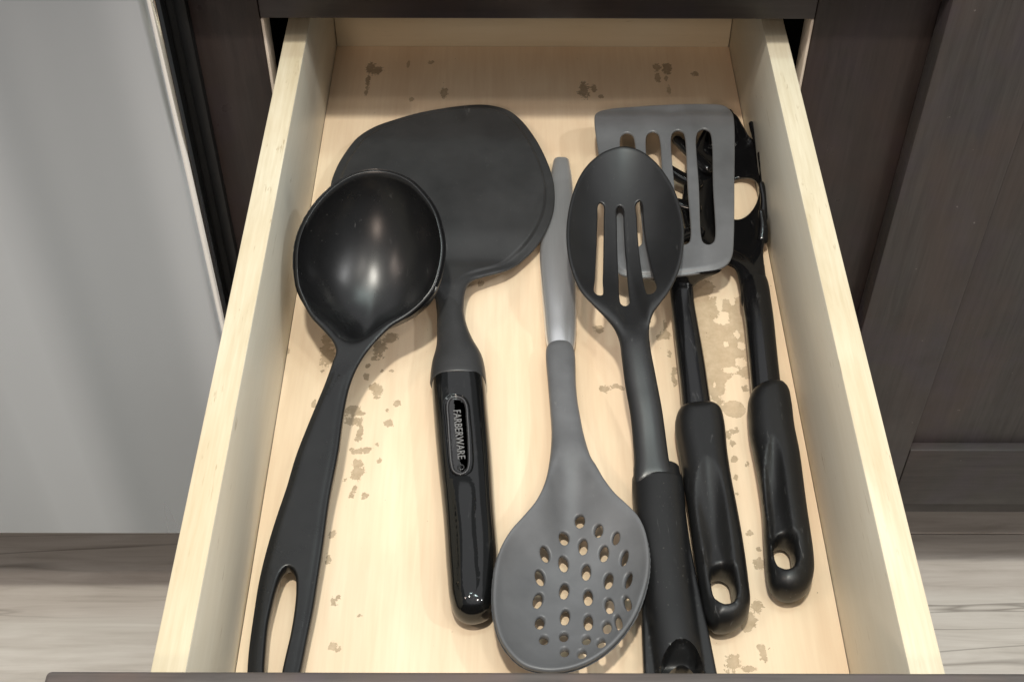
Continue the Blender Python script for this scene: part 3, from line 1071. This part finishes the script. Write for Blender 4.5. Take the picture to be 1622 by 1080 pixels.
def zperf_bowl(P):
    P = np.asarray(P)
    return z_perf(P, dist(P[:, :2], ol))


for (hx, hy) in HP:
    ry = 13.0 if 860 < hy < 985 else 10.5
    if hy > 1000:
        ry = 8.0
    rx = 7.3 if hy < 1000 else 7.0
    tilt = (hx-925)*-.0035*(1 if hy < 930 else -1.4)
    if hx > 970:
        rx = 5.6
    hw = lay(ell(hx, hy, rx, ry, 16, -tilt), zperf_bowl)
    holes.append(resample(hw, .0011))
shell('spoon', ol, z_perf, th_perf, M_GREY, t, holes, g=.0022, rings=(.0004, .001, .002, .0035, .005), hrings=(.0004, .0011), bul=.0009)

# ================================================================== 4 pasta server
t = thing('pasta_server', 'shiny black pasta server with toothed head and ring hole, partly under the slotted turner', 'pasta server', (.1, .5, 0))
zs = ZF([(1150, 180, .019), (1150, 240, .0150), (1160, 300, .0130), (1180, 380, .0140), (1190, 430, .0160), (1200, 480, .0165)])
pb_px = [(1118, 205), (1135, 190), (1152, 178), (1163, 182), (1174, 199), (1185, 217), (1196, 226), (1203, 245), (1207, 275), (1208, 310), (1209, 350), (1209, 380), (1213, 410), (1218, 440), (1221, 478), (1200, 485), (1177, 480), (1171, 445), (1163, 420), (1140, 405), (1112, 392), (1093, 368), (1084, 335), (1086, 300), (1092, 265), (1104, 232)]
ol = inset(resample(lay(pb_px, zs), .0016), .0008)
ph = resample(lay(ell(1172, 307, 28, 33, 20), lambda P: zs(P[:, 1])-.004), .0014)
ysa, ysb = rowY(440, .014), rowY(370, .012)


def z_pasta(P, d):
    w = sstep(P[:, 1], ysa, ysb)
    u = np.clip(d/.020, 0, 1)
    rnd = (np.sqrt(1-(1-np.clip(d/.006, 0, 1))**2)-1)*.004*(1-w)
    return zs(P[:, 1]) - w*.0085*(1-(1-u)**2) + rnd


def th_pasta(P):
    return .0030+.0055*(1-sstep(P[:, 1], ysa-.01, ysb))


shell('head', ol, z_pasta, th_pasta, M_PASTA, t, [ph], g=.0022, bul=.0013)


def tooth(pts, r0, r1, root=None):
    P = np.array([at(x, y, z) for x, y, z in pts])
    Q = resample(P, .0015, closed=False)
    w = np.linspace(r0, r1, len(Q))
    tube('tooth', Q, w, w*.8, M_PASTA, t, 2.2, 14, True, up=(0.3, .2, 1))


for pts in ([(1122, 268, .010), (1098, 246, .0125), (1073, 222, .0155)],
            [(1104, 292, .012), (1082, 283, .013), (1058, 268, .0155)],
            [(1102, 330, .012), (1082, 326, .013), (1056, 318, .0155)],
            [(1106, 366, .012), (1088, 372, .013), (1070, 380, .0155)],
            [(1132, 232, .012), (1126, 205, .014), (1123, 180, .0165)],
            [(1157, 222, .012), (1155, 196, .014), (1153, 180, .0165)]):
    tooth(pts, .0052, .0042)
for (bx, by, tx, ty) in ((1206, 264, 1190, 196), (1210, 303, 1204, 244), (1211, 343, 1206, 291), (1208, 380, 1206, 335)):
    tooth([(bx, by, .0115), ((bx+tx)/2+2.5, (by+ty)/2, .0165), (tx, ty, .0215)], .0036, .0020)
loft('shaft', [(424, 1182, 1206, .0095, .0025), (445, 1174, 1216, .0120, .0044), (480, 1176, 1222, .0130, .0052), (510, 1180, 1226, .0130, .0058), (560, 1185, 1231, .0128, .0060), (640, 1192, 1240, .0122, .0060)], M_PASTA, t, p=2.3, cap=True)


def grip(name, px, hpx, gpx, root, zc, h, w, hole_r=.003, gd=-.0062, gs=.0060):
    f = lambda P: np.full(len(P), zc)
    ol = resample(lay(px, f), .0014)
    hol = [resample(lay(hpx, lambda P: np.full(len(P), zc+.004)), .0011)]
    gr = resample(lay(gpx, lambda P: np.full(len(P), zc+h*.8)), .0012)
    return puff(name, ol, const(zc), const(h), const(h*.95), w, M_GRIP, root, hol, g=.0013, p=2.15, hr=hole_r, feats=[(gr, gd, gs)])


grip('grip', [(1185, 658), (1185, 637), (1192, 622), (1211, 612), (1236, 612), (1248, 621), (1253, 640), (1258, 680), (1266, 720), (1277, 803), (1284, 850), (1288, 880), (1289, 905), (1284, 926), (1272, 942), (1254, 948), (1236, 945), (1221, 932), (1215, 913), (1211, 868), (1207, 803), (1200, 753), (1193, 715), (1188, 690)],
     [(1228, 862), (1226, 880), (1231, 900), (1240, 907), (1251, 905), (1257, 895), (1257, 876), (1253, 858), (1244, 851), (1234, 853)],
     [(1223, 690), (1212, 715), (1211, 760), (1216, 810), (1222, 860), (1226, 895), (1241, 910), (1257, 902), (1260, 880), (1255, 840), (1248, 790), (1241, 740), (1233, 705)],
     t, .0118, .0112, .0098)

# ================================================================== 5 slotted turner
t = thing('slotted_turner', 'grey slotted turner with four long slots and black shaft, blade under the slotted spoon', 'turner', (.07, .5, 0))
zv = ZF([(1050, 160, .0290), (1050, 300, .0285), (1050, 440, .0285)])


def zv2(P):
    P = np.asarray(P)
    return zv(P[:, 1])


tb_px = [(942, 190), (944, 178), (951, 171), (965, 167), (1010, 163), (1060, 160), (1120, 159), (1146, 161), (1157, 168), (1162, 185), (1163, 300), (1162, 380), (1160, 402), (1154, 415), (1140, 423), (1115, 428), (1083, 432), (1040, 435), (1005, 435), (983, 430), (971, 420), (966, 405), (962, 370), (955, 300), (948, 240)]
ol = inset(resample(lay(tb_px, zv), .0015), .0008)
slots = []
for tl, tr, bl, br, ty, by in ((982, 1005, 997, 1018, 209, 391), (1023, 1045, 1034, 1055, 207, 389), (1063, 1085, 1073, 1094, 205, 387), (1103, 1127, 1111, 1133, 203, 387)):
    r1, r2 = (tr-tl)/2, (br-bl)/2
    s = [(tl, ty+r1), (tl+r1*.3, ty+r1*.3), ((tl+tr)/2, ty), (tr-r1*.3, ty+r1*.3), (tr, ty+r1), ((tr+br)/2, (ty+by)/2), (br, by-r2), (br-r2*.3, by-r2*.3), ((bl+br)/2, by), (bl+r2*.3, by-r2*.3), (bl, by-r2), ((tl+bl)/2, (ty+by)/2)]
    slots.append(resample(lay(s, zv), .0013))
yfr = rowY(170, .0290)


def z_sturn(P, d):
    drop = -.0018*(1-sstep(d, .0, .0030))*(1-sstep(P[:, 1], rowY(432, .0285), rowY(405, .0285)))
    lip = -.0030*sstep(P[:, 1], yfr-.011, yfr+.003)
    dent = -.0006*np.exp(-(((P[:, 0]-at(1063, 174, .029)[0])/.003)**2+((P[:, 1]-at(1063, 174, .029)[1])/.004)**2))
    return zv(P[:, 1]) + drop + lip + dent


def th_sturn(P):
    return np.full(len(P), .0022)


shell('blade', ol, z_sturn, th_sturn, M_TGREY, t, slots, g=.0018, rings=(.0004, .0009, .0016, .0026, .0036), hrings=(.0004, .001), bul=.0010)


def turner_neck():
    rows = [(433, 988, 1144, .0268), (436, 990, 1141, .0254), (439, 996, 1134, .0238), (442, 1006, 1126, .0222), (445, 1020, 1117, .0205), (448, 1034, 1109, .0190), (452, 1048, 1103, .0168), (456, 1056, 1099, .0150)]
    V, F = [], []
    n = 17
    for r, (py, l, rr, z) in enumerate(rows):
        k = r/(len(rows)-1)
        for side in (0, 1):
            for i in range(n):
                u = -1+2*i/(n-1)
                p = at(l+(rr-l)*(u+1)/2, py, z)
                th = (.0011+.0016*k)*math.sqrt(max(1-abs(u)**4, .02))
                V.append((p[0], p[1]+.0012+(th if side else -th)+.0022*abs(u)**2*(1-k), p[2]))
    R = 2*n
    for r in range(len(rows)-1):
        for i in range(n-1):
            a = r*R+i
            F.append((a, a+R, a+R+1, a+1))
            F.append((a+n, a+n+1, a+n+R+1, a+n+R))
        F.append((r*R, r*R+n, r*R+n+R, r*R+R))
        e = r*R+n-1
        F.append((e, e+R, e+R+n, e+n))
    for r, fl in ((0, 1), (len(rows)-1, 0)):
        for i in range(n-1):
            a = r*R+i
            q = (a, a+1, a+n+1, a+n)
            F.append(q if fl else q[::-1])
    o = link('neck', V, F, M_PASTA, t)  # black colour stands in for the dark reflection on the grey bend
    flat_by_angle(o, 60)


turner_neck()
loft('shaft', [(446, 1060, 1098, .0160, .0046), (456, 1061, 1098, .0152, .0048), (480, 1063, 1100, .0140, .0050), (527, 1068, 1108, .0132, .0056), (573, 1073, 1116, .0126, .0058), (620, 1078, 1123, .0122, .0060), (672, 1082, 1131, .0120, .0060)], M_PASTA, t, p=2.3, cap=True)
grip('grip', [(1070, 685), (1070, 665), (1077, 651), (1098, 645), (1127, 645), (1141, 653), (1147, 672), (1152, 720), (1159, 765), (1167, 806), (1177, 863), (1186, 930), (1188, 955), (1183, 977), (1168, 992), (1150, 998), (1131, 996), (1118, 980), (1112, 955), (1103, 900), (1093, 830), (1084, 770), (1077, 725)],
     [(1127, 912), (1128, 935), (1133, 953), (1146, 962), (1158, 959), (1163, 947), (1161, 925), (1156, 907), (1144, 900), (1133, 903)],
     [(1118, 724), (1106, 742), (1100, 770), (1104, 820), (1113, 870), (1121, 925), (1128, 955), (1146, 967), (1163, 960), (1168, 940), (1162, 895), (1154, 830), (1146, 772), (1134, 738)],
     t, .0120, .0114, .0105)

# ================================================================== 6 slotted spoon
t = thing('slotted_spoon', 'black oval spoon with three slots lying across the slotted turner', 'spoon', (.06, .45, 0))
zo = ZF([(990, 231, .0520), (990, 330, .0480), (990, 420, .0450), (995, 490, .0425), (1005, 540, .0405), (1020, 620, .0330), (1035, 700, .0245), (1040, 772, .0180)])
os_px = [(987, 231), (960, 238), (940, 251), (923, 270), (910, 296), (901, 328), (897, 360), (898, 393), (905, 427), (918, 457), (937, 480), (960, 502), (972, 516), (979, 532), (983, 560), (988, 600), (997, 653), (1002, 713), (1006, 762), (1040, 767), (1070, 760), (1063, 713), (1053, 640), (1043, 587), (1034, 540), (1032, 512), (1037, 494), (1050, 475), (1066, 450), (1077, 423), (1083, 393), (1084, 360), (1079, 331), (1070, 303), (1057, 279), (1037, 254), (1013, 237)]
ol = inset(resample(lay(os_px, zo), .0016), .0010)
yoa, yob = rowY(520, .045), rowY(450, .048)
ob2 = resample(lay(os_px[:13]+[(979, 528), (990, 545), (1015, 548), (1031, 535)]+os_px[26:], zo), .0016)
co = lay([(990, 360)], zo)[0]
nk = lay([(1003, 548)], zo)[0]-co
depth_o = polar(ob2, co, math.atan2(nk[1], nk[0]), .95, 1.6, .5)


def z_slot(P, d):
    w = sstep(P[:, 1], yoa-.004, yob)
    rnd = (np.sqrt(1-(1-np.clip(d/.0075, 0, 1))**2)-1)*.0050*(1-w)
    return zo(P[:, 1]) - .0140*depth_o(P) + rnd


def th_slot(P):
    return .0022+.0060*(1-sstep(P[:, 1], yoa-.012, yob-.004))


def zslot_bowl(P):
    P = np.asarray(P)
    return z_slot(P, dist(P[:, :2], ol))


sl = []
for s in ([(953, 320), (948, 325), (947, 345), (945, 400), (943, 440), (942, 462), (948, 467), (955, 466), (956, 440), (957, 400), (957.5, 345), (957, 324)],
          [(982, 325), (977, 330), (977, 350), (978, 400), (980, 440), (982, 472), (985, 482), (991, 484), (997, 480), (996, 465), (993, 430), (990, 390), (988, 350), (987, 330)],
          [(1012, 317), (1007, 322), (1008, 345), (1011, 390), (1016, 430), (1021, 458), (1025, 465), (1032, 465), (1039, 457), (1035, 440), (1028, 410), (1021, 375), (1018, 345), (1016, 322)]):
    sl.append(resample(lay(s, zslot_bowl), .0013))
shell('spoon', ol, z_slot, th_slot, M_SLOT, t, sl, g=.0020, hrings=(.0004, .001), bul=.0009)
loft('collar', [(742, 1003, 1076, .0125, .0072), (753, 1003, 1078, .0125, .0075), (764, 1002, 1081, .0122, .0080)], M_GRIP, t, p=2.2, cap=.12)
ogf = lambda P: np.full(len(P), .0115)
og_px = [(1001, 768), (1003, 754), (1020, 746), (1040, 744), (1062, 746), (1078, 752), (1083, 768), (1087, 815), (1098, 887), (1112, 953), (1123, 1003), (1135, 1063), (1140, 1092), (1132, 1110), (1080, 1118), (1030, 1112), (1020, 1095), (1019, 1063), (1017, 1010), (1015, 960), (1012, 900), (1007, 830), (1003, 795)]
ol = resample(lay(og_px, ogf), .0014)
hole = resample(lay(ell(1080, 1078, 24, 22, 18), lambda P: np.full(len(P), .008)), .0012)
mouth = resample(lay(ell(1081, 1070, 36, 57, 22), lambda P: np.full(len(P), .0185)), .0012)
# axis of the round core
ax = [(754, 1001, 1083), (815, 1004, 1087), (887, 1011, 1093), (953, 1019, 1101), (1003, 1027, 1108), (1063, 1035, 1117), (1115, 1042, 1124)]
axL = np.array([at(a[1], a[0], .0125) for a in ax]); axR = np.array([at(a[2], a[0], .0125) for a in ax])


def spoon_grip():
    v, f, o2, hh = triangulate(ol, [hole], .0011, [.0003, .0008, .0014, .0022, .0032], [.0004, .001], [offs(mouth, k) for k in (-.0006, 0., .0004, .0008, .0014)])
    d = dist(v, o2)
    oo = np.argsort(axL[:, 1])
    xl_ = np.interp(v[:, 1], axL[oo, 1], axL[oo, 0]); xr_ = np.interp(v[:, 1], axR[oo, 1], axR[oo, 0])
    c = (v[:, 0]-(xl_+xr_)/2)/((xr_-xl_)/2)
    yend = rowY(754, .0115)
    endf = np.sqrt(np.maximum(1-(1-np.clip((yend-v[:, 1])/.004, 0, 1))**2, 0))
    core = np.where(np.abs(c) < 1, np.sqrt(np.maximum(1-c**2, 0)), 0)
    fl = np.sqrt(1-(1-np.clip(d/.0014, 0, 1))**2)
    T = .0115+fl*np.maximum(.0025, core*.0088*endf)
    B = .0115-fl*np.maximum(.0055, core*.0112*endf)
    i = inside(v, mouth)
    k = np.where(i, np.clip(dist(v, mouth)/.0012, 0, 1), 0); k = k*k*(3-2*k)
    ym = mouth[:, 1].max()
    deep = .0085*sstep(ym-v[:, 1], 0, .010)
    T = np.maximum(T-k*(.003+deep), B+.0004*(d > 1e-7))
    n = len(v); be = boundary(f); outer = d < 1e-7
    V = np.vstack([np.c_[v, T], np.c_[v, B]])
    F = [tuple(q) for q in f]+[tuple(q[::-1]+n) for q in f]
    for a, b in be:
        F += [(b, a, a+n), (b, a+n, b+n)]
    mp = np.arange(2*n); mp[n:][outer] = np.arange(n)[outer]
    F = [tuple(mp[list(q)]) for q in F]; F = [q for q in F if len(set(q)) == 3]
    used = np.unique(np.array(F)); m2 = -np.ones(2*n, int); m2[used] = np.arange(len(used))
    o = link('grip', V[used], [m2[list(q)] for q in F], M_GRIP, t)
    flat_by_angle(o, 65)


spoon_grip()
